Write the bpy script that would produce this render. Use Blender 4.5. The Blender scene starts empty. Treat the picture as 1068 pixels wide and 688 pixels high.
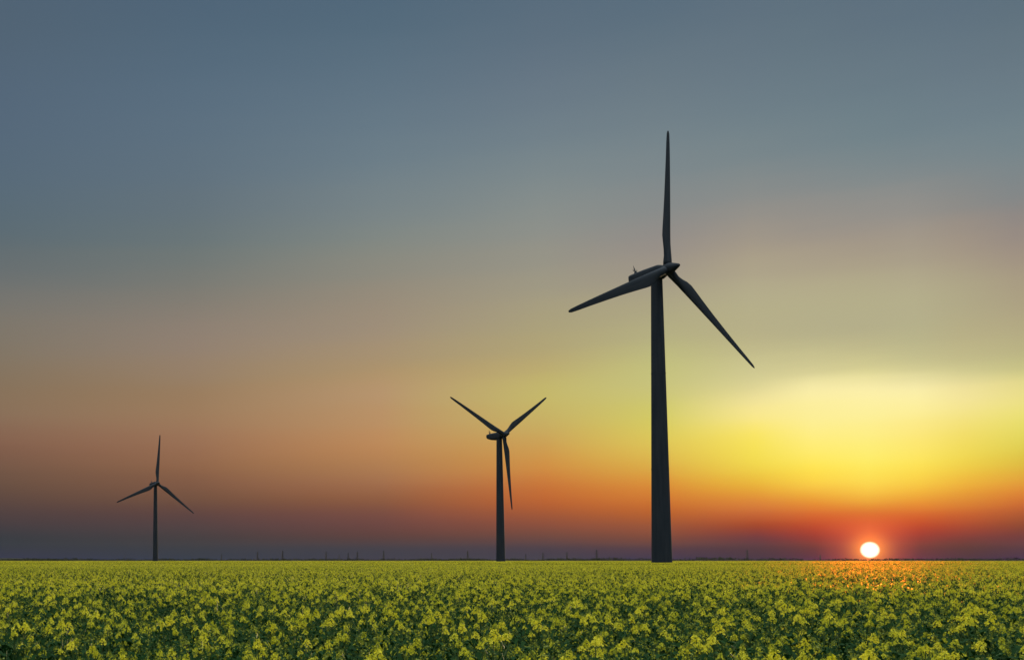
import bpy, bmesh, math, random
import numpy as np
from mathutils import Vector, Matrix

random.seed(7)
rng = np.random.default_rng(11)
R = math.radians
sc = bpy.context.scene
COL = sc.collection

# ------------------------------------------------------------------ camera
CAM_Z = 1.75
F_PX, W_PX, H_PX = 1100.0, 1068.0, 688.0
PPX, HOR = 162.0, 584.0
PITCH = math.atan(F_PX / 28500.0)
cam_d = bpy.data.cameras.new('camera')
cam = bpy.data.objects.new('camera', cam_d)
COL.objects.link(cam)
cam.location = (0, 0, CAM_Z)
cam.rotation_euler = (math.pi / 2 + PITCH, 0, 0)
cam_d.sensor_width = 36
cam_d.lens = 36 * F_PX / W_PX
cam_d.shift_x = (W_PX / 2 - PPX) / W_PX
cam_d.shift_y = ((HOR - F_PX * math.tan(PITCH)) - H_PX / 2) / W_PX
cam_d.clip_start = 0.1
cam_d.clip_end = 60000
sc.camera = cam

sc.view_settings.view_transform = 'Standard'
sc.view_settings.look = 'None'
sc.view_settings.gamma = 1
sc.view_settings.exposure = 0
sc.view_settings.use_curve_mapping = False
sc.cycles.volume_bounces = 0
sc.cycles.max_bounces = 8
sc.cycles.transparent_max_bounces = 8

def lin(c):
    o = []
    for v in c:
        v /= 255.0
        o.append(v / 12.92 if v <= 0.04045 else ((v + 0.055) / 1.055) ** 2.4)
    return tuple(o) + (1.0,)

# ------------------------------------------------------------------ sky
SUN_AZ = math.degrees(math.atan((907 - PPX) / F_PX))      # degrees clockwise from +Y
SUN_EL = 0.47
LAMP_EL = 0.8
world = bpy.data.worlds.new('World')
sc.world = world
world.use_nodes = True
wn, wl = world.node_tree.nodes, world.node_tree.links
wn.clear()

def math_node(op, a=None, b=None, nodes=wn, links=wl, clamp=False):
    n = nodes.new('ShaderNodeMath'); n.operation = op; n.use_clamp = clamp
    for i, v in enumerate((a, b)):
        if v is None: continue
        if isinstance(v, (int, float)): n.inputs[i].default_value = v
        else: links.new(v, n.inputs[i])
    return n.outputs[0]

tc = wn.new('ShaderNodeTexCoord')
nrm = wn.new('ShaderNodeVectorMath'); nrm.operation = 'NORMALIZE'
wl.new(tc.outputs['Generated'], nrm.inputs[0])
# soft uneven layers of thin cloud: long flat noise nudges the height at which a colour is read
nmap = wn.new('ShaderNodeMapping'); nmap.inputs['Scale'].default_value = (2.2, 2.2, 26)
wl.new(nrm.outputs[0], nmap.inputs[0])
noi = wn.new('ShaderNodeTexNoise'); noi.inputs['Scale'].default_value = 1.6
noi.inputs['Detail'].default_value = 4; noi.inputs['Roughness'].default_value = 0.5
wl.new(nmap.outputs[0], noi.inputs['Vector'])
sep = wn.new('ShaderNodeSeparateXYZ'); wl.new(nrm.outputs[0], sep.inputs[0])
el = math_node('ARCSINE', sep.outputs[2])
wob = math_node('MULTIPLY', math_node('SUBTRACT', noi.outputs[0], 0.5), 0.020)
elw = math_node('MULTIPLY', wob, math_node('MULTIPLY', el, 6.0, clamp=True))
el2 = math_node('ADD', el, elw)
tpar = math_node('SQRT', math_node('MULTIPLY', math_node('MAXIMUM', el2, 0.0), 2 / math.pi))
# azimuth away from the sun
sa = (math.sin(R(SUN_AZ)), math.cos(R(SUN_AZ)))
dotn = math_node('ADD', math_node('MULTIPLY', sep.outputs[0], sa[0]), math_node('MULTIPLY', sep.outputs[1], sa[1]))
crs = math_node('SUBTRACT', math_node('MULTIPLY', sep.outputs[0], sa[1]), math_node('MULTIPLY', sep.outputs[1], sa[0]))
azs = math_node('ARCTAN2', crs, dotn)     # signed, positive to the right of the sun
azr = math_node('ABSOLUTE', azs)

def el_of(px, y):
    return math.degrees(math.atan((HOR - y) / math.hypot(F_PX, px - PPX)))
def az_of(px):
    return abs(SUN_AZ - math.degrees(math.atan((px - PPX) / F_PX)))

HI = [(33, (78, 98, 120)), (43, (140, 152, 162)), (56, (232, 234, 230)), (90, (248, 248, 240))]      # bright sky cap overhead, out of view, added to light the field
columns = [   # azimuth distance from the sun, [(elevation, colour)]
    (0.0,907,[(584,(120,48,54)),(572,(140,52,54)),(560,(176,62,50)),(548,(204,86,50)),(534,(198.4,96.8,38.2)),(520,(231.1,173.9,57.4)),(505,(248.6,214.5,75.9)),(480,(250.4,237.8,94.2)),(450,(252.2,237.1,136.0)),(425,(251.2,240.0,156.2)),(405,(254.1,241.2,175.7)),(385,(218.7,212.5,146.2)),(350,(172.6,166.5,134.4)),(310,(182.7,178.4,139.9)),(260,(165.0,150.4,133.3)),(220,(148.8,144.0,138.0)),(160,(114.4,134.0,139.9)),(80,(104.1,122.0,133.0)),(0,(95.0,113.0,126.0))]),
    (2.08,850,[(584,(0.0,0.0,77.0)),(572,(0.0,0.0,24.9)),(560,(127.0,27.2,39.3)),(548,(177.2,55.4,30.2)),(534,(209.5,102.2,45.5)),(520,(225.7,148.3,46.1)),(505,(249.0,208.7,70.7)),(480,(253.1,232.9,76.6)),(450,(253.1,238.9,140.5)),(425,(250.2,237.1,152.3)),(405,(252.1,240.2,173.7)),(385,(213.8,206.7,147.1)),(350,(174.5,169.5,134.3)),(310,(182.7,176.6,139.9)),(260,(165.0,151.3,134.2)),(220,(147.9,143.1,137.1)),(160,(116.3,134.0,139.9)),(80,(104.1,122.0,133.0)),(0,(95.0,113.9,126.0))]),
    (4.38,790,[(584,(0.0,23.7,68.9)),(572,(14.4,7.9,39.0)),(560,(85.3,37.2,60.5)),(548,(153.2,49.5,16.5)),(534,(195.5,97.5,52.9)),(520,(220.3,135.3,53.0)),(505,(231.4,178.5,51.4)),(480,(240.4,220.9,78.0)),(450,(250.0,230.0,93.9)),(425,(249.1,233.8,156.2)),(405,(220.9,211.6,148.4)),(385,(206.9,201.7,145.9)),(350,(178.5,170.5,131.4)),(310,(180.9,175.7,140.8)),(260,(167.7,154.0,134.2)),(220,(147.9,143.1,137.1)),(160,(117.3,134.9,139.9)),(80,(104.1,121.1,133.0)),(0,(95.0,113.0,126.0))]),
    (8.47,690,[(584,(0.0,29.5,78.8)),(572,(29.4,24.0,53.4)),(560,(116.5,60.5,46.4)),(548,(144.2,75.5,52.7)),(534,(181.4,91.4,36.1)),(520,(203.6,112.6,45.6)),(505,(218.3,141.0,52.8)),(485,(216.6,172.5,69.1)),(460,(222.4,200.5,87.9)),(430,(207.7,203.6,97.7)),(405,(199.0,193.3,125.2)),(385,(196.1,194.9,123.3)),(350,(178.3,173.3,129.2)),(310,(169.3,161.1,132.2)),(260,(150.4,140.5,135.1)),(220,(139.0,140.1,137.1)),(160,(119.2,134.9,140.8)),(80,(105.0,121.0,132.0)),(0,(89.3,110.1,125.0))]),
    (13.76,570,[(584,(51.9,55.7,70.9)),(572,(0.0,29.4,61.4)),(560,(96.0,59.6,54.4)),(548,(128.2,69.5,56.0)),(534,(160.4,82.9,49.9)),(520,(188.3,96.9,44.5)),(505,(199.4,115.2,55.1)),(485,(209.1,144.1,65.2)),(460,(202.6,159.6,84.0)),(430,(196.8,178.8,102.4)),(405,(196.0,185.8,107.3)),(385,(186.2,167.6,111.2)),(350,(171.2,161.2,120.2)),(310,(164.9,156.0,129.1)),(260,(145.3,144.2,135.1)),(220,(138.7,143.8,139.0)),(160,(116.3,133.0,139.9)),(80,(101.2,117.2,132.0)),(0,(89.1,109.0,124.0))]),
    (21.9,400,[(584,(55.8,50.7,69.1)),(572,(6.2,42.2,63.7)),(560,(81.2,52.2,50.7)),(548,(98.9,61.3,61.1)),(534,(116.0,70.9,63.0)),(520,(139.4,88.2,59.1)),(505,(160.4,108.0,76.5)),(485,(173.8,125.2,80.6)),(460,(191.8,136.5,86.9)),(430,(182.1,146.3,104.2)),(405,(182.5,148.3,111.6)),(385,(172.8,146.3,103.1)),(350,(159.0,142.4,121.6)),(310,(153.4,139.3,120.2)),(260,(129.5,136.2,129.1)),(220,(122.9,133.0,134.1)),(160,(107.1,126.0,136.9)),(80,(95.0,115.0,130.9)),(0,(80.2,104.1,121.1))]),
    (32.13,200,[(584,(32.2,50.1,74.3)),(572,(29.6,43.6,56.1)),(560,(55.5,51.5,57.5)),(548,(73.1,59.5,63.1)),(534,(88.8,61.5,61.1)),(520,(112.2,79.2,61.1)),(505,(123.3,85.2,67.2)),(485,(141.3,99.2,71.2)),(460,(152.9,110.4,84.8)),(430,(156.7,123.3,91.9)),(405,(151.0,122.5,92.1)),(385,(149.8,127.3,103.1)),(350,(143.6,128.2,115.7)),(310,(130.5,124.2,113.1)),(260,(105.4,118.2,118.2)),(220,(100.2,114.2,122.2)),(160,(94.2,113.1,128.0)),(80,(88.0,109.0,126.9)),(0,(78.2,100.1,118.1))]),
    (42.48,0,[(584,(41.7,47.9,83.7)),(572,(30.9,41.4,53.7)),(560,(37.8,49.8,59.9)),(548,(61.3,54.6,61.1)),(534,(74.9,59.9,61.1)),(520,(89.2,68.1,62.1)),(505,(101.2,76.2,63.2)),(485,(115.4,86.2,70.1)),(460,(132.8,94.2,75.1)),(430,(137.6,112.2,89.8)),(405,(134.8,112.4,88.1)),(385,(131.8,115.3,95.1)),(350,(127.6,118.2,104.0)),(310,(118.5,117.1,111.8)),(260,(94.4,107.3,112.2)),(220,(89.2,107.1,118.1)),(160,(86.1,105.1,122.0)),(80,(84.0,103.0,121.9)),(0,(80.0,98.1,113.3))]),
    (1.85,960,[(584,(0.0,0.0,76.1)),(572,(0.0,0.0,21.8)),(560,(118.4,31.7,42.2)),(548,(173.8,48.9,28.2)),(534,(208.6,101.4,42.3)),(520,(229.5,157.0,50.8)),(505,(244.3,200.0,65.0)),(480,(251.1,231.6,84.0)),(450,(250.2,229.3,123.2)),(425,(251.1,238.9,151.4)),(405,(253.0,241.0,177.0)),(385,(210.2,204.0,144.4)),(350,(175.4,171.5,135.3)),(310,(182.7,177.5,140.8)),(260,(165.9,153.1,135.1)),(220,(151.5,144.9,138.0)),(160,(113.3,133.1,139.9)),(80,(104.1,122.0,133.0)),(0,(95.0,113.9,126.9))]),
    (3.52,1010,[(584,(0.0,0.0,69.0)),(572,(11.2,0.0,15.3)),(560,(100.7,33.0,46.4)),(548,(157.2,56.5,36.6)),(534,(199.3,93.6,41.1)),(520,(218.5,141.0,49.9)),(505,(236.2,171.6,53.7)),(480,(236.4,214.7,72.9)),(450,(240.2,220.2,100.2)),(425,(243.1,228.9,140.2)),(405,(243.4,228.5,160.9)),(385,(202.4,199.0,141.1)),(350,(180.3,170.4,131.3)),(310,(176.0,170.6,135.9)),(260,(164.7,149.0,132.1)),(220,(146.7,139.1,132.3)),(160,(115.4,134.9,141.7)),(80,(104.1,121.1,133.0)),(0,(95.0,113.9,126.9))]),
    (5.37,1068,[(584,(0.0,0.0,80.4)),(572,(30.6,0.0,35.5)),(560,(95.4,34.9,54.3)),(548,(121.0,53.2,33.3)),(534,(176.5,85.4,47.7)),(520,(210.3,108.9,43.4)),(505,(226.2,154.1,56.1)),(485,(219.6,183.5,58.6)),(460,(221.6,209.3,80.8)),(430,(234.2,224.9,114.4)),(405,(237.4,223.6,146.5)),(385,(198.4,196.0,133.3)),(350,(178.3,169.3,131.1)),(310,(172.0,161.9,130.1)),(260,(157.9,142.2,130.1)),(220,(139.1,133.3,130.3)),(160,(116.3,135.8,141.7)),(80,(104.1,121.1,133.0)),(0,(95.0,113.9,125.1))]),
]
def ramp_for(px, stops, hi=HI):
    cr = wn.new('ShaderNodeValToRGB')
    cr.color_ramp.interpolation = 'B_SPLINE'
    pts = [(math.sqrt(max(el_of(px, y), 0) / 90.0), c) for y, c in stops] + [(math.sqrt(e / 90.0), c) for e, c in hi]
    els = cr.color_ramp.elements
    while len(els) > 1: els.remove(els[-1])
    els[0].position = pts[0][0]; els[0].color = lin(pts[0][1])
    for p, c in pts[1:]:
        e = els.new(p); e.color = lin(c)
    wl.new(tpar, cr.inputs[0])
    return cr.outputs[0]
far_cols = [
    (90.0, 0, [(584,(56,56,66)),(500,(74,70,76)),(400,(92,88,96)),(250,(84,96,112)),(0,(74,92,114))]),
    (180.0, 0, [(584,(52,58,72)),(500,(68,68,84)),(400,(84,82,98)),(250,(76,88,108)),(0,(66,84,108))]),
]
def chain(cols):
    prev, paz = ramp_for(cols[0][1], cols[0][2]), cols[0][0]
    for az, px, st in cols[1:]:
        col_out = ramp_for(px, st)
        mr = wn.new('ShaderNodeMapRange'); mr.clamp = True
        mr.inputs['From Min'].default_value = R(paz); mr.inputs['From Max'].default_value = R(az)
        wl.new(azr, mr.inputs['Value'])
        mx = wn.new('ShaderNodeMix'); mx.data_type = 'RGBA'
        wl.new(mr.outputs[0], mx.inputs[0]); wl.new(prev, mx.inputs[6]); wl.new(col_out, mx.inputs[7])
        prev, paz = mx.outputs[2], az
    return prev
left = chain(columns[:8] + far_cols)
right = chain([columns[0]] + columns[8:] + [(24.0,) + columns[5][1:], (40.0,) + columns[7][1:]] + far_cols)
mxs = wn.new('ShaderNodeMix'); mxs.data_type = 'RGBA'
wl.new(math_node('GREATER_THAN', azs, 0.0), mxs.inputs[0]); wl.new(left, mxs.inputs[6]); wl.new(right, mxs.inputs[7])
prev = mxs.outputs[2]
# sun disc and aureole by true angle
sv = (math.sin(R(SUN_AZ)) * math.cos(R(SUN_EL)), math.cos(R(SUN_AZ)) * math.cos(R(SUN_EL)), math.sin(R(SUN_EL)))
dist = wn.new('ShaderNodeVectorMath'); dist.operation = 'DISTANCE'
wl.new(nrm.outputs[0], dist.inputs[0]); dist.inputs[1].default_value = sv
adeg = math_node('MULTIPLY', dist.outputs['Value'], 180 / math.pi)
def add_color(prev, fac, colr):
    mx = wn.new('ShaderNodeMix'); mx.data_type = 'RGBA'; mx.blend_type = 'ADD'; mx.clamp_factor = False
    wl.new(fac, mx.inputs[0]); wl.new(prev, mx.inputs[6]); mx.inputs[7].default_value = tuple(colr) + (1,)
    return mx.outputs[2]
def falloff(width, power=1.0):
    q = math_node('POWER', math_node('DIVIDE', adeg, width), power)
    return math_node('EXPONENT', math_node('MULTIPLY', q, -1.0))
prev = add_color(prev, falloff(1.5, 1.2), (0.30, 0.02, 0.0))
prev = add_color(prev, falloff(0.60, 1.8), (0.80, 0.30, 0.02))
md = wn.new('ShaderNodeMapRange'); md.inputs['From Min'].default_value = 0.39; md.inputs['From Max'].default_value = 0.22
wl.new(adeg, md.inputs['Value'])
prev = add_color(prev, md.outputs[0], (2.4, 2.2, 1.7))
# boost the unseen sky cap overhead, an added fill light for the flowers
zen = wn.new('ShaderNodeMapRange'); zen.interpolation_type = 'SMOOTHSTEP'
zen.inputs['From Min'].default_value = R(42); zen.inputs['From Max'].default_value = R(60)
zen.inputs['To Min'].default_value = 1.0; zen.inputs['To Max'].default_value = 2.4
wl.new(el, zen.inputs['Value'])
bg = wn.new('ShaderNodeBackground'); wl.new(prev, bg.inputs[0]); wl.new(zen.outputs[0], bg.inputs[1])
# the physical twilight sky underneath
sky = wn.new('ShaderNodeTexSky'); sky.sky_type = 'NISHITA'; sky.sun_disc = False
sky.sun_elevation = R(SUN_EL); sky.sun_rotation = R(SUN_AZ)
bg2 = wn.new('ShaderNodeBackground'); wl.new(sky.outputs[0], bg2.inputs[0]); bg2.inputs[1].default_value = 0.002
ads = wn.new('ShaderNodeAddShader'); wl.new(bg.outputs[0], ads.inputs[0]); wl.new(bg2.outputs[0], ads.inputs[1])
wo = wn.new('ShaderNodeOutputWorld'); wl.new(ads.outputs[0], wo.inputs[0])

# ------------------------------------------------------------------ sun lamp
sl = bpy.data.lights.new('sun', 'SUN'); sl.energy = 2.2; sl.angle = R(0.53); sl.color = (1.0, 0.74, 0.42)
so = bpy.data.objects.new('sun', sl); COL.objects.link(so)
d = Vector((math.sin(R(SUN_AZ)) * math.cos(R(LAMP_EL)), math.cos(R(SUN_AZ)) * math.cos(R(LAMP_EL)), math.sin(R(LAMP_EL))))
so.rotation_euler = d.to_track_quat('Z', 'Y').to_euler()
so.location = (0, 0, 200)

# ------------------------------------------------------------------ helpers
def tag(o, label=None, cat=None, group=None, kind=None):
    if label: o['label'] = label
    if cat: o['category'] = cat
    if group: o['group'] = group
    if kind: o['kind'] = kind
    return o
def link(name, me, parent=None, mat=None, smooth=False):
    if mat and not me.materials: me.materials.append(mat)
    if smooth:
        for p in me.polygons: p.use_smooth = True
    o = bpy.data.objects.new(name, me); COL.objects.link(o)
    if parent: o.parent = parent
    return o
def mesh_from(name, V, Fc, mats=(), midx=None):
    me = bpy.data.meshes.new(name)
    me.from_pydata([tuple(v) for v in V], [], [tuple(f) for f in Fc]); me.update()
    for m in mats: me.materials.append(m)
    if midx is not None: me.polygons.foreach_set('material_index', midx)
    return me
def empty(name, loc):
    o = bpy.data.objects.new(name, None); COL.objects.link(o); o.location = loc
    o.empty_display_size = 1
    return o
def new_mat(name):
    m = bpy.data.materials.new(name); m.use_nodes = True
    nt = m.node_tree; return m, nt.nodes, nt.links, nt.nodes['Principled BSDF']

# ------------------------------------------------------------------ materials
def paint_mat():
    m, n, l, b = new_mat('turbine_paint')
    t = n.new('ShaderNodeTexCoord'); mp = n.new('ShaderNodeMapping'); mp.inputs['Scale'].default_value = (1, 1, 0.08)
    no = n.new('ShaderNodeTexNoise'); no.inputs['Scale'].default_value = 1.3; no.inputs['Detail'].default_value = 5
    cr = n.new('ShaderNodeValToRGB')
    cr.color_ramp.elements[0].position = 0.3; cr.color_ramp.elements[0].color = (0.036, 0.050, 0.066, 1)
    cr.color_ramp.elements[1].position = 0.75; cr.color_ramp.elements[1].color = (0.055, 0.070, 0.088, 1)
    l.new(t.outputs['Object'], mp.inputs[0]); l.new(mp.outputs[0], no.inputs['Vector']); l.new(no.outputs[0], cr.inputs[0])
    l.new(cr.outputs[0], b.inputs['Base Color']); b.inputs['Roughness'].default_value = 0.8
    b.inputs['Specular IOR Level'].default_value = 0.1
    return m
PAINT = paint_mat()

def simple_mat(name, c1, c2, scale, rough=0.9, spec=0.2):
    m, n, l, b = new_mat(name)
    t = n.new('ShaderNodeTexCoord'); no = n.new('ShaderNodeTexNoise')
    no.inputs['Scale'].default_value = scale; no.inputs['Detail'].default_value = 6
    cr = n.new('ShaderNodeValToRGB')
    cr.color_ramp.elements[0].position = 0.3; cr.color_ramp.elements[0].color = c1 + (1,)
    cr.color_ramp.elements[1].position = 0.7; cr.color_ramp.elements[1].color = c2 + (1,)
    l.new(t.outputs['Object'], no.inputs['Vector']); l.new(no.outputs[0], cr.inputs[0]); l.new(cr.outputs[0], b.inputs['Base Color'])
    b.inputs['Roughness'].default_value = rough; b.inputs['Specular IOR Level'].default_value = spec
    return m
SOIL = simple_mat('soil_ground', (0.025, 0.03, 0.012), (0.05, 0.055, 0.02), 0.05)
HILL = simple_mat('hill_land', (0.012, 0.018, 0.012), (0.022, 0.03, 0.018), 0.002)
STEEL = simple_mat('galvanised_steel', (0.05, 0.05, 0.055), (0.08, 0.08, 0.085), 0.5, 0.7)
TREE = simple_mat('tree_leaves', (0.03, 0.045, 0.02), (0.055, 0.07, 0.03), 0.05)
BARK = simple_mat('tree_bark', (0.05, 0.04, 0.03), (0.09, 0.07, 0.05), 0.5)

def leaf_like(name, c1, c2, trans, rough, spec, scale=3.0, fwd=0.0):
    m, n, l, b = new_mat(name)
    inf = n.new('ShaderNodeObjectInfo'); geo = n.new('ShaderNodeNewGeometry')
    add = n.new('ShaderNodeVectorMath'); add.operation = 'MULTIPLY_ADD'
    l.new(geo.outputs['Position'], add.inputs[0]); add.inputs[1].default_value = (1, 1, 1)
    no = n.new('ShaderNodeTexNoise'); no.inputs['Scale'].default_value = scale; no.inputs['Detail'].default_value = 2
    l.new(add.outputs[0], no.inputs['Vector'])
    ad = n.new('ShaderNodeMath'); ad.operation = 'MULTIPLY_ADD'; ad.inputs[1].default_value = 0.5
    l.new(inf.outputs['Random'], ad.inputs[0])
    sb = n.new('ShaderNodeMath'); sb.operation = 'SUBTRACT'; sb.inputs[1].default_value = 0.25
    l.new(no.outputs[0], sb.inputs[0]); l.new(sb.outputs[0], ad.inputs[2])
    cr = n.new('ShaderNodeValToRGB')
    cr.color_ramp.elements[0].position = 0.2; cr.color_ramp.elements[0].color = c1 + (1,)
    cr.color_ramp.elements[1].position = 0.8; cr.color_ramp.elements[1].color = c2 + (1,)
    l.new(ad.outputs[0], cr.inputs[0]); l.new(cr.outputs[0], b.inputs['Base Color'])
    b.inputs['Roughness'].default_value = rough; b.inputs['Specular IOR Level'].default_value = spec
    tr = n.new('ShaderNodeBsdfTranslucent'); l.new(cr.outputs[0], tr.inputs[0])
    mx = n.new('ShaderNodeMixShader'); mx.inputs[0].default_value = trans
    l.new(b.outputs[0], mx.inputs[1]); l.new(tr.outputs[0], mx.inputs[2])
    last = mx.outputs[0]
    if fwd:      # thin petals let part of the light pass almost straight through
        rf = n.new('ShaderNodeBsdfRefraction'); rf.distribution = 'GGX'; rf.inputs['Color'].default_value = (0.95, 0.11, 0.02, 1)
        rf.inputs['Roughness'].default_value = 0.45; rf.inputs['IOR'].default_value = 1.045
        m2 = n.new('ShaderNodeMixShader'); m2.inputs[0].default_value = fwd
        l.new(last, m2.inputs[1]); l.new(rf.outputs[0], m2.inputs[2]); last = m2.outputs[0]
    l.new(last, n['Material Output'].inputs[0])
    return m
PETAL = leaf_like('rape_petals', (0.80, 0.80, 0.04), (0.93, 0.92, 0.08), 0.45, 0.5, 0.2, fwd=0.006)
BUD = leaf_like('rape_buds', (0.25, 0.34, 0.05), (0.36, 0.42, 0.06), 0.3, 0.5, 0.3)
LEAF = leaf_like('rape_leaves', (0.010, 0.050, 0.012), (0.024, 0.085, 0.018), 0.18, 0.6, 0.10)
STEM = leaf_like('rape_stems', (0.07, 0.14, 0.04), (0.11, 0.19, 0.05), 0.1, 0.5, 0.3)

# ------------------------------------------------------------------ the ground
def grid(name, half, z):
    me = mesh_from(name, [(-half, -half, z), (half, -half, z), (half, half, z), (-half, half, z)], [(0, 1, 2, 3)], [SOIL])
    return me
tag(link('ground', grid('ground', 7800, 0)), kind='structure')

# low blue ridge far away on the left
def hills():
    V, Fc = [], []
    n = 90
    for i in range(n):
        a = R(-16 + 12.5 * i / (n - 1))
        u = i / (n - 1)
        prof = max(0.0, min(1.0, (1 - u) * 1.7)) ** 0.8
        h = 24 * prof * (0.86 + 0.14 * math.sin(u * 9) ) + 1.2 * math.sin(u * 41) * prof + 4
        for dd, hh in ((6500, 0), (6620, h * 0.6), (6800, h), (7050, h * 0.7), (7300, 0)):
            V.append((dd * math.sin(a), dd * math.cos(a), hh - 0.5))
    for i in range(n - 1):
        for k in range(4):
            q = i * 5 + k; Fc.append((q, q + 5, q + 6, q + 1))
    return mesh_from('hills', V, Fc, [HILL])
tag(link('hills', hills(), smooth=True), kind='structure')

# ------------------------------------------------------------------ wind turbines
def lathe(name, prof, seg=40, mat=PAINT, axis='Z', cap=True):
    V, Fc = [], []
    for z, r in prof:
        for k in range(seg):
            a = 2 * math.pi * k / seg
            V.append((r * math.cos(a), r * math.sin(a), z))
    for i in range(len(prof) - 1):
        for k in range(seg):
            Fc.append((i * seg + k, i * seg + (k + 1) % seg, (i + 1) * seg + (k + 1) % seg, (i + 1) * seg + k))
    if cap:
        Fc.append(tuple(reversed(range(seg)))); Fc.append(tuple((len(prof) - 1) * seg + k for k in range(seg)))
    return mesh_from(name, V, Fc, [mat])

def blade_mesh():
    # span +Z, trailing edge -X, thickness Y
    secs = [(0.9, 0.98, 0.98, 1.0), (2.2, 0.98, 0.98, 0.98), (3.8, 1.02, 0.98, 0.85), (5.4, 1.40, 0.98, 0.6), (7.2, 1.95, 0.98, 0.40),
            (9.0, 2.20, 0.97, 0.29), (11, 2.08, 0.94, 0.25), (15, 1.75, 0.90, 0.21), (20, 1.40, 0.82, 0.18), (26, 1.08, 0.72, 0.16),
            (32, 0.80, 0.60, 0.15), (36.5, 0.64, 0.48, 0.14), (39.0, 0.50, 0.38, 0.14), (39.8, 0.30, 0.20, 0.14), (40.0, 0.08, 0.05, 0.2)]
    n = 20
    V, Fc = [], []
    for r, te, le, th in secs:
        te, le = te * 1.08, le * 1.08
        ch = te + le; cx = (le - te) / 2
        blend = min(1, max(0, (r - 2.2) / 5.0))
        tw = R(13) * (1 - min(1, r / 36)) * blend
        for k in range(n):
            a = 2 * math.pi * k / n
            x = math.cos(a); y = math.sin(a)
            taper = 1 - blend * 0.42 * (1 - x) / 1.0 * 0.9
            px = cx + x * ch / 2; py = y * th * ch / 2 * max(0.12, taper)
            V.append((px * math.cos(tw) - py * math.sin(tw), px * math.sin(tw) + py * math.cos(tw) + 0.0001 * r * r, r))
    for i in range(len(secs) - 1):
        for k in range(n):
            Fc.append((i * n + k, i * n + (k + 1) % n, (i + 1) * n + (k + 1) % n, (i + 1) * n + k))
    Fc.append(tuple(reversed(range(n)))); Fc.append(tuple((len(secs) - 1) * n + k for k in range(n)))
    return mesh_from('rotor_blade', V, Fc, [PAINT])
BLADE = blade_mesh()

def nacelle_mesh():
    # local frame: Y runs backwards from the hub, Z up; origin at hub centre
    V, Fc = [], []
    n = 28
    secs = [(1.0, 1.25, 1.30, 0.0), (1.35, 1.55, 1.60, 0), (2.2, 1.74, 1.88, 0), (6.5, 1.82, 1.98, 0.0), (8.8, 1.85, 1.72, 0.22),
            (10.6, 1.70, 1.34, 0.55), (11.2, 1.52, 1.12, 0.70), (11.45, 1.1, 0.8, 0.76)]
    for y, hw, hh, zc in secs:
        for k in range(n):
            a = 2 * math.pi * k / n
            c, s = math.cos(a), math.sin(a)
            e = 0.55
            V.append((hw * math.copysign(abs(c) ** e, c), y, zc + hh * math.copysign(abs(s) ** e, s)))
    for i in range(len(secs) - 1):
        for k in range(n):
            Fc.append((i * n + k, (i + 1) * n + k, (i + 1) * n + (k + 1) % n, i * n + (k + 1) % n))
    Fc.append(tuple(range(n))); Fc.append(tuple(reversed([(len(secs) - 1) * n + k for k in range(n)])))
    return mesh_from('nacelle', V, Fc, [PAINT])
NACELLE = nacelle_mesh()

def hub_mesh():
    # spinner: lathed about Y, pointing -Y (forward)
    prof = [(-1.15, 1.35), (-0.9, 1.50), (0.9, 1.50), (1.4, 1.36), (2.2, 1.02), (3.0, 0.68), (3.5, 0.44), (3.75, 0.22), (3.82, 0.05)]
    me = lathe('rotor_hub', prof, 32)
    me.transform(Matrix.Rotation(math.pi / 2, 4, 'X'))     # Z -> -Y
    me.transform(Matrix.Translation((0, 0.0, 0)))
    return me
HUB = hub_mesh()

def tube(bm, p, q, r0, r1, seg=6):
    p, q = Vector(p), Vector(q); z = (q - p).normalized()
    x = z.orthogonal().normalized(); y = z.cross(x)
    a = [bm.verts.new(p + (x * math.cos(2 * math.pi * k / seg) + y * math.sin(2 * math.pi * k / seg)) * r0) for k in range(seg)]
    b = [bm.verts.new(q + (x * math.cos(2 * math.pi * k / seg) + y * math.sin(2 * math.pi * k / seg)) * r1) for k in range(seg)]
    for k in range(seg): bm.faces.new((a[k], a[(k + 1) % seg], b[(k + 1) % seg], b[k]))
    bm.faces.new(list(reversed(a))); bm.faces.new(b)
def bm_mesh(name, bm, mat):
    me = bpy.data.meshes.new(name); bm.normal_update(); bm.to_mesh(me); bm.free(); me.materials.append(mat); return me
def vane_mesh():
    bm = bmesh.new()
    tube(bm, (0.0, 10.0, 2.0), (0.0, 10.0, 2.6), 0.38, 0.30, 10)
    tube(bm, (0.0, 10.0, 2.5), (0.0, 10.35, 3.8), 0.22, 0.12)
    tube(bm, (0.0, 10.35, 3.8), (0.0, 10.5, 4.5), 0.10, 0.04)
    tube(bm, (-0.7, 10.1, 2.8), (0.7, 10.1, 2.8), 0.06, 0.06)
    tube(bm, (-0.7, 10.1, 2.8), (-0.7, 10.1, 3.3), 0.09, 0.05)
    tube(bm, (0.7, 10.1, 2.8), (0.7, 10.1, 3.3), 0.09, 0.05)
    return bm_mesh('wind_vane', bm, PAINT)
VANE = vane_mesh()

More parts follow.
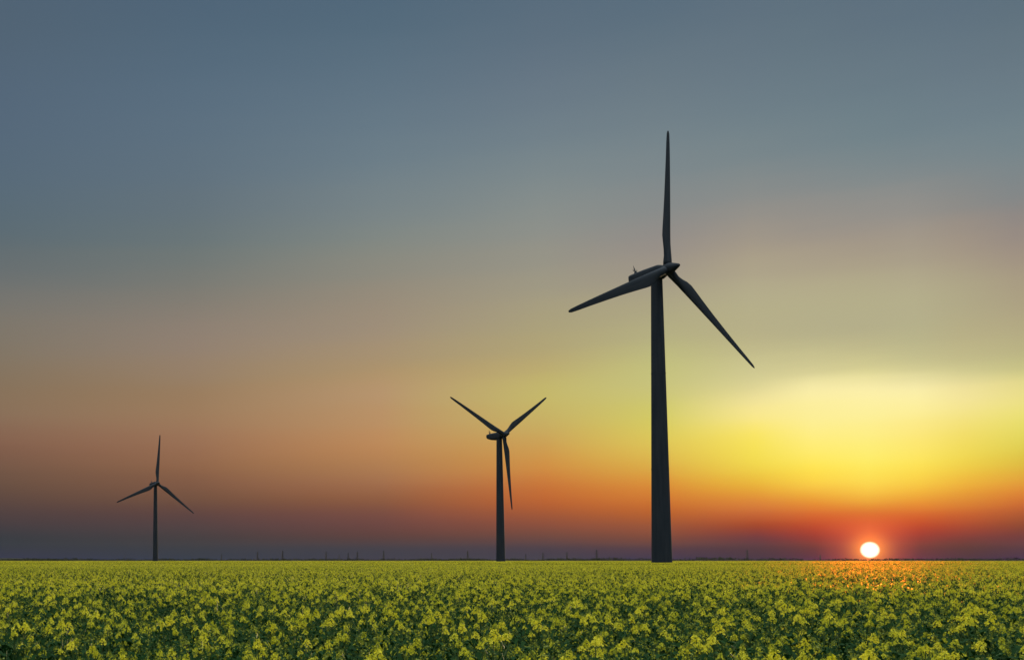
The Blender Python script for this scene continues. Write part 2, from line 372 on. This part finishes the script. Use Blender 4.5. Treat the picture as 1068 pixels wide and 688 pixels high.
def wind_turbine(D, X, hz, yaw, roll, tilt, dtop, dbase, label):
    root = empty('wind_turbine', (X, D, 0))
    tag(root, label, 'wind turbine', 'wind turbines standing in the rapeseed field')
    yaw, roll, tilt = R(yaw), R(roll), R(tilt)
    ax = Vector((math.cos(tilt) * math.sin(yaw), -math.cos(tilt) * math.cos(yaw), math.sin(tilt)))
    up = (Vector((0, 0, 1)) - ax * ax.z).normalized()
    rt = up.cross(ax)
    hub_c = Vector((0, 0, hz + CAM_Z)) + ax * 3.4
    M = Matrix((rt, -ax, up)).transposed().to_4x4(); M.translation = hub_c
    Ht = hz + CAM_Z - 1.5
    prof = [(0.0, dbase / 2 * 1.12), (0.35, dbase / 2 * 1.12), (0.36, dbase / 2)]
    for i in range(1, 25):
        u = i / 24; z = 0.36 + (Ht - 0.36) * u
        r = dbase / 2 + (dtop - dbase) / 2 * u
        prof.append((z, r))
        if i in (8, 16): prof += [(z + 0.02, r + 0.05), (z + 0.22, r + 0.05), (z + 0.24, r - 0.005)]   # bolted flanges
    prof += [(Ht + 0.01, dtop / 2 * 1.12), (Ht + 0.5, dtop / 2 * 1.12)]
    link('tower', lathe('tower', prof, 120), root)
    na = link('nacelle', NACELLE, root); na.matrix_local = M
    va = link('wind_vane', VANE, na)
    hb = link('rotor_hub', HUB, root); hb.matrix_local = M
    for k in range(3):
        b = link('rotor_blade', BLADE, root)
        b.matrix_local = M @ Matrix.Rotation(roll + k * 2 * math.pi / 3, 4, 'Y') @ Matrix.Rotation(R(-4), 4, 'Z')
    return root
for me in (BLADE, HUB):
    for p in me.polygons: p.use_smooth = True
wind_turbine(281.3, 135.0, 77.15, 25.0, 7.5, 4.3, 2.8, 5.05, 'tallest and nearest dark wind turbine, right of centre, with one blade pointing straight up')
wind_turbine(557.9, 182.6, 66.1, 27.1, 56.2, 3.6, 2.85, 4.6, 'middle sized wind turbine with two blades raised in a V')
wind_turbine(845.7, 0.1, 61.2, 27.1, 6.1, 5.0, 2.7, 4.3, 'smallest and farthest wind turbine, alone on the left of the field')

# ------------------------------------------------------------------ pylons and masts on the horizon
def at(px, D):
    return ((px - PPX) / F_PX * D, D)
def lattice(bm, h, wb, wt, t, levels):
    def ring(u):
        w = (wb + (wt - wb) * min(1, u / 0.72)) / 2 if u < 0.72 else wt / 2
        return [Vector((sx * w, sy * w, h * u)) for sx, sy in ((-1, -1), (1, -1), (1, 1), (-1, 1))]
    us = [1 - (1 - i / levels) ** 1.15 for i in range(levels + 1)]
    for i in range(levels):
        a, b = ring(us[i]), ring(us[i + 1])
        for k in range(4):
            tube(bm, a[k], b[k], t, t, 4)
            tube(bm, a[k], b[(k + 1) % 4], t * .6, t * .6, 4)
            tube(bm, a[(k + 1) % 4], b[k], t * .6, t * .6, 4)
            tube(bm, b[k], b[(k + 1) % 4], t * .6, t * .6, 4)
def arm_mesh(span, t):
    bm = bmesh.new()
    for s in (-1, 1):
        tip = Vector((s * span, 0, 0))
        for sy in (-1, 1):
            tube(bm, (0, sy * .9, 0), tip, t, t, 4)
            tube(bm, (0, sy * .9, 1.8), tip, t, t, 4)
        tube(bm, tip, tip + Vector((0, 0, -2.2)), t * .7, t * .7, 4)
    return bm_mesh('cross_arm', bm, STEEL)
bm = bmesh.new(); lattice(bm, 40, 8.0, 1.8, 0.55, 9); LATT = bm_mesh('lattice_tower', bm, STEEL)
ARMS = [(arm_mesh(6.5, .26), 35.5), (arm_mesh(9.0, .28), 29.5), (arm_mesh(7.5, .26), 23.5)]
pyl = [  # px, height px, distance, rot, label
    (231, 6.5, 5600, 20, 'faint lattice pylon on the horizon, first one right of the farthest turbine'),
    (268.5, 9, 5000, 35, 'lattice pylon on the horizon, second one right of the farthest turbine'),
    (294.6, 10, 4900, 30, 'thin lattice pylon on the horizon, third one right of the farthest turbine'),
    (340, 9, 5000, 30, 'lattice pylon, leftmost of the loose group of four left of the middle turbine'),
    (353.6, 6, 6200, 25, 'small faint lattice pylon, second in the loose group of four on the horizon'),
    (363, 8, 5400, 25, 'lattice pylon, third in the loose group of four on the horizon'),
    (372.6, 9, 5000, 30, 'lattice pylon, rightmost in the loose group of four on the horizon'),
    (400, 10, 4800, 35, 'lattice pylon alone on the horizon, third one left of the middle turbine'),
    (450, 7.5, 5600, 30, 'faint lattice pylon on the horizon, second one left of the middle turbine'),
    (487.6, 10, 4700, 40, 'lattice pylon on the horizon, nearest one left of the middle turbine'),
    (548, 6.5, 6000, 30, 'faint lattice pylon on the horizon, first one right of the middle turbine'),
    (566, 8, 5400, 30, 'lattice pylon on the horizon, second one right of the middle turbine'),
    (591, 8.5, 5200, 30, 'lattice pylon on the horizon, third one right of the middle turbine'),
    (622, 11, 3900, 15, 'darkest lattice pylon with plain cross arms, nearest left of the tallest turbine'),
    (779, 11, 3800, 10, 'dark lattice pylon with plain cross arms, between the tallest turbine and the sun'),
    (855, 6, 6000, 30, 'small lattice pylon on the horizon just left of the sun'),
]
for px, hpx, D, rz, label in pyl:
    x, y = at(px, D)
    h = hpx * D / F_PX + CAM_Z
    s = h / 40.0
    root = empty('electricity_pylon', (x, y, 0)); root.rotation_euler.z = R(rz - math.degrees(math.atan2(x, y))); root.scale = (s, s, s)
    tag(root, label, 'pylon', 'electricity pylons along the horizon')
    link('lattice_tower', LATT, root)
    for am, z in ARMS:
        a = link('cross_arm', am, root); a.location.z = z
bm = bmesh.new()
tube(bm, (0, 0, 0), (0, 0, 17), 0.34, 0.20, 8); tube(bm, (0, 0, 17), (0, 0, 20), 0.09, 0.05, 6)
mroot = empty('antenna_mast', (*at(130.5, 2200), 0))
tag(mroot, 'thin dark pole standing on the horizon left of the farthest turbine', 'mast')
link('pole', bm_mesh('pole', bm, STEEL), mroot)
bm = bmesh.new(); tube(bm, (-.9, 0, 15.2), (.9, 0, 15.2), .14, .14, 4); tube(bm, (-.9, 0, 15.2), (-.9, 0, 16), .12, .1, 4); tube(bm, (.9, 0, 15.2), (.9, 0, 16), .12, .1, 4)
link('bracket', bm_mesh('bracket', bm, STEEL), mroot)

# ------------------------------------------------------------------ far-off woods: one ragged mass of crowns on trunks
def woods():
    V, Fc, MI = [], [], []
    def crown(x, y, h, w, leaves):
        base = len(V)
        n = 5
        for k in range(n): V.append((x + .25 * math.cos(k * 2 * math.pi / n), y + .25 * math.sin(k * 2 * math.pi / n), 0))
        V.append((x, y, h * .8))
        for k in range(n): Fc.append((base + k, base + (k + 1) % n, base + n)); MI.append(1)
        for _ in range(leaves):
            u = random.random() ** .8
            zc = h * (.22 + .76 * u); rr = w * (1 - u ** 2.4) * math.sqrt(random.random()) * .95 + .2
            a = random.random() * 6.283
            c = Vector((x + rr * math.cos(a), y + rr * math.sin(a), zc))
            s = random.uniform(.5, 1.3) * h / 10
            m = Matrix.Rotation(random.random() * 6.28, 3, 'X') @ Matrix.Rotation(random.random() * 6.28, 3, 'Z')
            b = len(V)
            for q in ((-s, -s * .7, 0), (s, -s * .6, 0), (s * .8, s * .7, s * .2), (-s * .9, s * .6, 0)): V.append(c + m @ Vector(q))
            Fc.append((b, b + 1, b + 2, b + 3)); MI.append(0)
    az = -22.0
    while az < 56:      # low hedge closing the field
        D = 1640 + 20 * math.sin(az) + random.uniform(-8, 8)
        h = 3.9 + .7 * math.sin(az * 3.1) + random.uniform(-.7, .7)
        crown(D * math.sin(R(az)), D * math.cos(R(az)), h, h * .7, 26)
        az += random.uniform(.05, .12)
    az = -22.0
    while az < 56:
        D = 3300 + 500 * math.sin(az * .23) + random.uniform(-120, 120)
        hh = 5.6 + 1.3 * math.sin(az * .9) + 1.1 * math.sin(az * 2.7 + 1)
        h = max(3.6, hh * random.uniform(.75, 1.25))
        crown(D * math.sin(R(az)), D * math.cos(R(az)), h, h * random.uniform(.5, .8), 34)
        az += random.uniform(.035, .085)
    for px0, px1, D, h0, n in ((724, 764, 4600, 15, 34), (470, 500, 4800, 9, 20), (560, 590, 5000, 10, 20), (250, 360, 5200, 11, 46), (0, 60, 3000, 6.5, 40), (420, 520, 3600, 6.5, 60), (590, 650, 3600, 7, 40), (870, 1068, 3900, 8, 90)):
        for _ in range(n):
            x, y = at(random.uniform(px0, px1), D + random.uniform(-150, 150))
            h = h0 * random.uniform(.6, 1.15); crown(x, y, h, h * random.uniform(.45, .75), 46)
    return mesh_from('distant_woods', V, Fc, [TREE, BARK], MI)
tag(link('distant_woods', woods()), 'thin dark line of far-off trees and hedges along the horizon behind the field', 'trees', kind='stuff')

# ------------------------------------------------------------------ rapeseed crop
def quad(V, Fc, MI, c, ux, uy, sx, sy, mi):
    b = len(V)
    V.extend([c - ux * sx - uy * sy, c + ux * sx - uy * sy, c + ux * sx + uy * sy, c - ux * sx + uy * sy])
    Fc.append((b, b + 1, b + 2, b + 3)); MI.append(mi)
def rv(rnd):
    v = Vector((rnd.gauss(0, 1), rnd.gauss(0, 1), rnd.gauss(0, 1)))
    return v.normalized()
def stem_tri(V, Fc, MI, p, q, r0, r1, mi):
    z = (q - p).normalized(); x = z.orthogonal().normalized(); y = z.cross(x); b = len(V)
    for k in range(3):
        a = k * 2.0944; V.append(p + (x * math.cos(a) + y * math.sin(a)) * r0)
    for k in range(3):
        a = k * 2.0944; V.append(q + (x * math.cos(a) + y * math.sin(a)) * r1)
    for k in range(3): Fc.append((b + k, b + (k + 1) % 3, b + 3 + (k + 1) % 3, b + 3 + k)); MI.append(mi)
def flower(V, Fc, MI, c, n, s, rnd):
    # four rounded petals in a cross, each a kite
    x = n.orthogonal().normalized(); y = n.cross(x); a0 = rnd.random() * 1.57
    for k in range(4):
        a = a0 + k * math.pi / 2 + rnd.uniform(-.15, .15)
        d1 = x * math.cos(a) + y * math.sin(a); d2 = x * -math.sin(a) + y * math.cos(a)
        tip = c + d1 * s + n * s * rnd.uniform(.05, .5)
        m = c + d1 * s * .62 + n * s * .3
        b = len(V); V.extend([c, m - d2 * s * .42, tip, m + d2 * s * .42]); Fc.append((b, b + 1, b + 2, b + 3)); MI.append(0)
def leaf(V, Fc, MI, p, dirv, ln, wd, rnd):
    side = dirv.cross(Vector((0, 0, 1))).normalized()
    b = len(V)
    m = p + dirv * ln * .5 + Vector((0, 0, .02)); t = p + dirv * ln + Vector((0, 0, -ln * rnd.uniform(.1, .5)))
    V.extend([p, m + side * wd - Vector((0, 0, wd * .4)), m, m - side * wd - Vector((0, 0, wd * .4)), t])
    Fc.append((b, b + 1, b + 2)); Fc.append((b, b + 2, b + 3)); Fc.append((b + 1, b + 4, b + 2)); Fc.append((b + 2, b + 4, b + 3)); MI.extend([2] * 4)
def raceme(V, Fc, MI, p, up, rnd, nfl, ln, size):
    # open flowers on thin stalks, loosely ringed below a knot of green buds
    x = up.orthogonal().normalized(); y = up.cross(x)
    for i in range(nfl):
        u = (i / nfl) ** .9
        a = i * 2.4 + rnd.uniform(-.4, .4)
        r = size * (.25 + .95 * u) * rnd.uniform(.55, 1.25)
        out = x * math.cos(a) + y * math.sin(a)
        c = p + up * (-ln * u * rnd.uniform(.8, 1.2)) + out * r
        n = (out * (.5 + .6 * u) + up * (1.0 - .5 * u) + rv(rnd) * .5).normalized()
        flower(V, Fc, MI, c, n, .0120 * rnd.uniform(.8, 1.3), rnd)
    for i in range(8):
        c = p + up * rnd.uniform(-.004, .018) + rv(rnd) * .012
        quad(V, Fc, MI, c, rv(rnd), up, .004, .008, 1)
    for i in range(7):
        a = rnd.random() * 6.28
        out = x * math.cos(a) + y * math.sin(a)
        c = p - up * (ln * 1.1 + rnd.uniform(0, .14))
        stem_tri(V, Fc, MI, c, c + out * .035 + up * .045, .0018, .001, 3)
def canopy(V, Fc, MI, rnd, p0, p2, hgt, n, spread):
    # leaves, pods and bud tips that close the stand just under the flower heads
    for i in range(n):
        u = rnd.uniform(.12, .97) ** .6
        s = p0.lerp(p2, u) + Vector((rnd.gauss(0, spread), rnd.gauss(0, spread), 0)) * (.4 + u)
        s.z *= .93
        a = rnd.random() * 6.28; dv = Vector((math.cos(a), math.sin(a), rnd.uniform(.1, 1.4))).normalized()
        ln = .20 * (1.25 - u) + .03
        leaf(V, Fc, MI, s, dv, ln * rnd.uniform(.7, 1.3), ln * .20, rnd)
def plant(seed, lod):
    rnd = random.Random(seed); V, Fc, MI = [], [], []
    hgt = rnd.uniform(.98, 1.14)
    lean = Vector((rnd.uniform(-.10, .10), rnd.uniform(-.10, .10), 0))
    p0 = Vector((0, 0, 0)); p1 = lean * .4 + Vector((0, 0, hgt * .55)); p2 = lean + Vector((0, 0, hgt))
    stem_tri(V, Fc, MI, p0, p1, .008, .006, 3); stem_tri(V, Fc, MI, p1, p2, .006, .003, 3)
    heads = [(p2, Vector((lean.x * .4, lean.y * .4, 1)).normalized(), rnd.uniform(.85, 1.15))]
    for i in range(rnd.randint(1, 3)):
        u = rnd.uniform(.5, .8); s = p0.lerp(p2, u); a = i * 2.2 + rnd.uniform(-.5, .5)
        o = Vector((math.cos(a), math.sin(a), 0)); e = s + o * rnd.uniform(.05, .12) + Vector((0, 0, (hgt - s.z) * rnd.uniform(.55, .93)))
        m = s.lerp(e, .45) + o * .02
        stem_tri(V, Fc, MI, s, m, .004, .003, 3); stem_tri(V, Fc, MI, m, e, .003, .002, 3)
        heads.append((e, (e - m).normalized().lerp(Vector((0, 0, 1)), .6).normalized(), rnd.uniform(.35, .75)))
    for hp, hu, sz in heads:
        if lod == 0: raceme(V, Fc, MI, hp, hu, rnd, int(24 * sz), .060 * sz, .016 + .018 * sz)
        else:
            for i in range(int(20 * sz)):
                u = rnd.random(); o = rv(rnd)
                quad(V, Fc, MI, hp - hu * .06 * sz * u + o * .034 * sz, rv(rnd), rv(rnd), .008, .011, 0)
    canopy(V, Fc, MI, rnd, p0, p2, hgt, 26 if lod == 0 else 14, .06)
    return V, Fc, MI
def leafy(seed, lod):
    # a plant still in bud: leaves, green bud knots and a few first flowers
    rnd = random.Random(seed); V, Fc, MI = [], [], []
    hgt = rnd.uniform(.90, 1.06)
    p0 = Vector((0, 0, 0)); p2 = Vector((rnd.uniform(-.1, .1), rnd.uniform(-.1, .1), hgt))
    stem_tri(V, Fc, MI, p0, p2, .008, .003, 3)
    canopy(V, Fc, MI, rnd, p0, p2, hgt, 60 if lod == 0 else 30, .10)
    for j in range(4):
        t = p2 + Vector((rnd.uniform(-.13, .13), rnd.uniform(-.13, .13), -rnd.uniform(0, .12)))
        stem_tri(V, Fc, MI, p0.lerp(p2, .7), t, .003, .002, 3)
        for i in range(8 if lod == 0 else 4):
            quad(V, Fc, MI, t + rv(rnd) * .014, rv(rnd), rv(rnd), .005, .008, 1)
        for i in range(rnd.randint(0, 3)):
            flower(V, Fc, MI, t - Vector((0, 0, rnd.uniform(.01, .04))) + rv(rnd) * .02, rv(rnd), .011, rnd)
    return V, Fc, MI
def patch(seed, size, dens, qs, top=1.06):
    # a piece of far crop: flower heads of a few petals over leaf blades
    rnd = random.Random(seed); V, Fc, MI = [], [], []
    for _ in range(int(size * size * dens)):
        x, y = rnd.uniform(-size / 2, size / 2), rnd.uniform(-size / 2, size / 2)
        z = top * rnd.uniform(.78, 1.08)
        for i in range(4):
            c = Vector((x, y, z)) + rv(rnd) * qs * 1.2
            quad(V, Fc, MI, c, rv(rnd), rv(rnd), qs * .6, qs * .8, 0)
        for i in range(6):
            c = Vector((x + rnd.uniform(-.3, .3), y + rnd.uniform(-.3, .3), top * rnd.uniform(.70, .985)))
            quad(V, Fc, MI, c, rv(rnd), Vector((0, 0, 1)), qs * 1.3, qs * 2.2, 2)
    return V, Fc, MI

src = bpy.data.collections.new('rapeseed_sources')
def add_src(i, data):
    me = mesh_from('rapeseed_plant', *data[:2], mats=[PETAL, BUD, LEAF, STEM], midx=data[2])
    o = bpy.data.objects.new('rapeseed_plant.%03d' % i, me); src.objects.link(o)
kinds = [('full', 12, lambda k: plant(100 + k, 0)), ('leafy', 8, lambda k: leafy(150 + k, 0)), ('mid', 8, lambda k: plant(200 + k, 1)),
         ('midleafy', 6, lambda k: leafy(250 + k, 1)), ('far', 5, lambda k: patch(300 + k, 3.0, 8, .035)), ('farthest', 4, lambda k: patch(400 + k, 8.0, 4.6, .05))]
BASE = {}
i = 0
for nm, cnt, fn in kinds:
    BASE[nm] = (i, cnt)
    for k in range(cnt): i += 1; add_src(i, fn(k))

P, IDX, ROT, SCL, SZ = [], [], [], [], []
def patchy(x, y):     # the stand is uneven: slow waves of denser and taller crop
    return (np.sin(x * .31 + y * .11) + np.sin(x * .13 - y * .23 + 1) + np.sin(x * .71 + y * .57 + 2) + np.sin(y * .9 - x * .2)) / 4
def scatter(r0, r1, fuzz, step, base, nvar, sc0, sc1, jitter=.5, az0=-14, az1=46, side=9.0):
    ys = np.arange(-r1 - 20, r1 + 20 + step, step)
    X, Y = np.meshgrid(ys, ys)
    X = X.ravel(); Y = Y.ravel()
    X = X + rng.uniform(-jitter, jitter, X.size) * step; Y = Y + rng.uniform(-jitter, jitter, Y.size) * step
    r = np.hypot(X, Y)
    # a sector that starts behind the camera, so a step to either side still sees crop
    ox, oy = -side * math.sin(R(16)) , -side * 1.6
    a = np.degrees(np.arctan2(X - ox, Y - oy))
    m = (r >= r0 * (1 - fuzz * rng.random(X.size))) & (r < r1 * (1 + fuzz * rng.random(X.size))) & (((a > az0) & (a < az1)) | (r < 12))
    m &= r > .6
    X, Y = X[m], Y[m]
    n = X.size
    P.append(np.stack([X, Y, np.zeros(n)], 1)); IDX.append(base + rng.integers(0, nvar, n))
    ROT.append(rng.uniform(0, 6.283, n))
    s = rng.uniform(sc0, sc1, n) * (1 + .05 * patchy(X, Y)); SCL.append(s)
scatter(0, 30, .15, .42, *BASE['full'], .84, 1.12)
scatter(0, 30, .15, .27, *BASE['leafy'], .86, 1.06)
scatter(30, 210, .3, .43, *BASE['mid'], .84, 1.12)
scatter(30, 210, .3, .36, *BASE['midleafy'], .88, 1.08)
scatter(230, 450, .2, 2.2, *BASE['far'], .92, 1.05, jitter=.9)
scatter(440, 1500, .3, 5.6, *BASE['farthest'], .92, 1.05, jitter=.9)
P = np.concatenate(P); IDX = np.concatenate(IDX); ROT = np.concatenate(ROT); SCL = np.concatenate(SCL)
# leave the tower feet free
for tx, ty in ((135.0, 281.3), (182.6, 557.9), (0.1, 845.7)):
    k = np.hypot(P[:, 0] - tx, P[:, 1] - ty) > 2.9
    P, IDX, ROT, SCL = P[k], IDX[k], ROT[k], SCL[k]
print('crop points', len(P))
me = bpy.data.meshes.new('rapeseed_crop'); me.vertices.add(len(P)); me.vertices.foreach_set('co', P.astype(np.float32).ravel())
for nm, ty, arr in (('idx', 'INT', IDX.astype(np.int32)), ('rot', 'FLOAT', ROT.astype(np.float32)), ('scl', 'FLOAT', SCL.astype(np.float32))):
    at_ = me.attributes.new(nm, ty, 'POINT'); at_.data.foreach_set('value', arr)
me.update()
crop = link('rapeseed_crop', me)
tag(crop, 'dense yellow flowering rapeseed with dark green leaves covering the whole field', 'rapeseed crop', kind='stuff')
ng = bpy.data.node_groups.new('crop_scatter', 'GeometryNodeTree')
ng.interface.new_socket('Geometry', in_out='INPUT', socket_type='NodeSocketGeometry')
ng.interface.new_socket('Geometry', in_out='OUTPUT', socket_type='NodeSocketGeometry')
g, gl = ng.nodes, ng.links
gi, go = g.new('NodeGroupInput'), g.new('NodeGroupOutput')
ci = g.new('GeometryNodeCollectionInfo'); ci.inputs['Collection'].default_value = src
ci.inputs['Separate Children'].default_value = True; ci.inputs['Reset Children'].default_value = True
iop = g.new('GeometryNodeInstanceOnPoints'); iop.inputs['Pick Instance'].default_value = True
def attr(nm, ty):
    n = g.new('GeometryNodeInputNamedAttribute'); n.data_type = ty; n.inputs['Name'].default_value = nm; return n.outputs['Attribute']
gl.new(gi.outputs[0], iop.inputs['Points']); gl.new(ci.outputs[0], iop.inputs['Instance'])
gl.new(attr('idx', 'INT'), iop.inputs['Instance Index'])
cx = g.new('ShaderNodeCombineXYZ'); gl.new(attr('rot', 'FLOAT'), cx.inputs[2])
gl.new(cx.outputs[0], iop.inputs['Rotation']); gl.new(attr('scl', 'FLOAT'), iop.inputs['Scale'])
gl.new(iop.outputs[0], go.inputs[0])
md_ = crop.modifiers.new('scatter', 'NODES'); md_.node_group = ng

# ------------------------------------------------------------------ haze
HAZE = True
if HAZE:
    bm = bmesh.new(); bmesh.ops.create_cube(bm, size=1.0)
    bmesh.ops.scale(bm, vec=(16000, 16000, 131), verts=bm.verts); bmesh.ops.translate(bm, vec=(0, 0, 131 / 2 - 1.0), verts=bm.verts)
    hm = bpy.data.materials.new('haze_air'); hm.use_nodes = True
    n = hm.node_tree.nodes; n.clear()
    pv = n.new('ShaderNodeVolumePrincipled'); pv.inputs['Color'].default_value = (.86, .86, .92, 1)
    pv.inputs['Density'].default_value = 0.7e-5; pv.inputs['Anisotropy'].default_value = 0.35
    out = n.new('ShaderNodeOutputMaterial'); hm.node_tree.links.new(pv.outputs[0], out.inputs['Volume'])
    hz = link('haze', bm_mesh('haze', bm, hm)); tag(hz, 'thin evening haze lying over the plain', 'haze', kind='stuff')
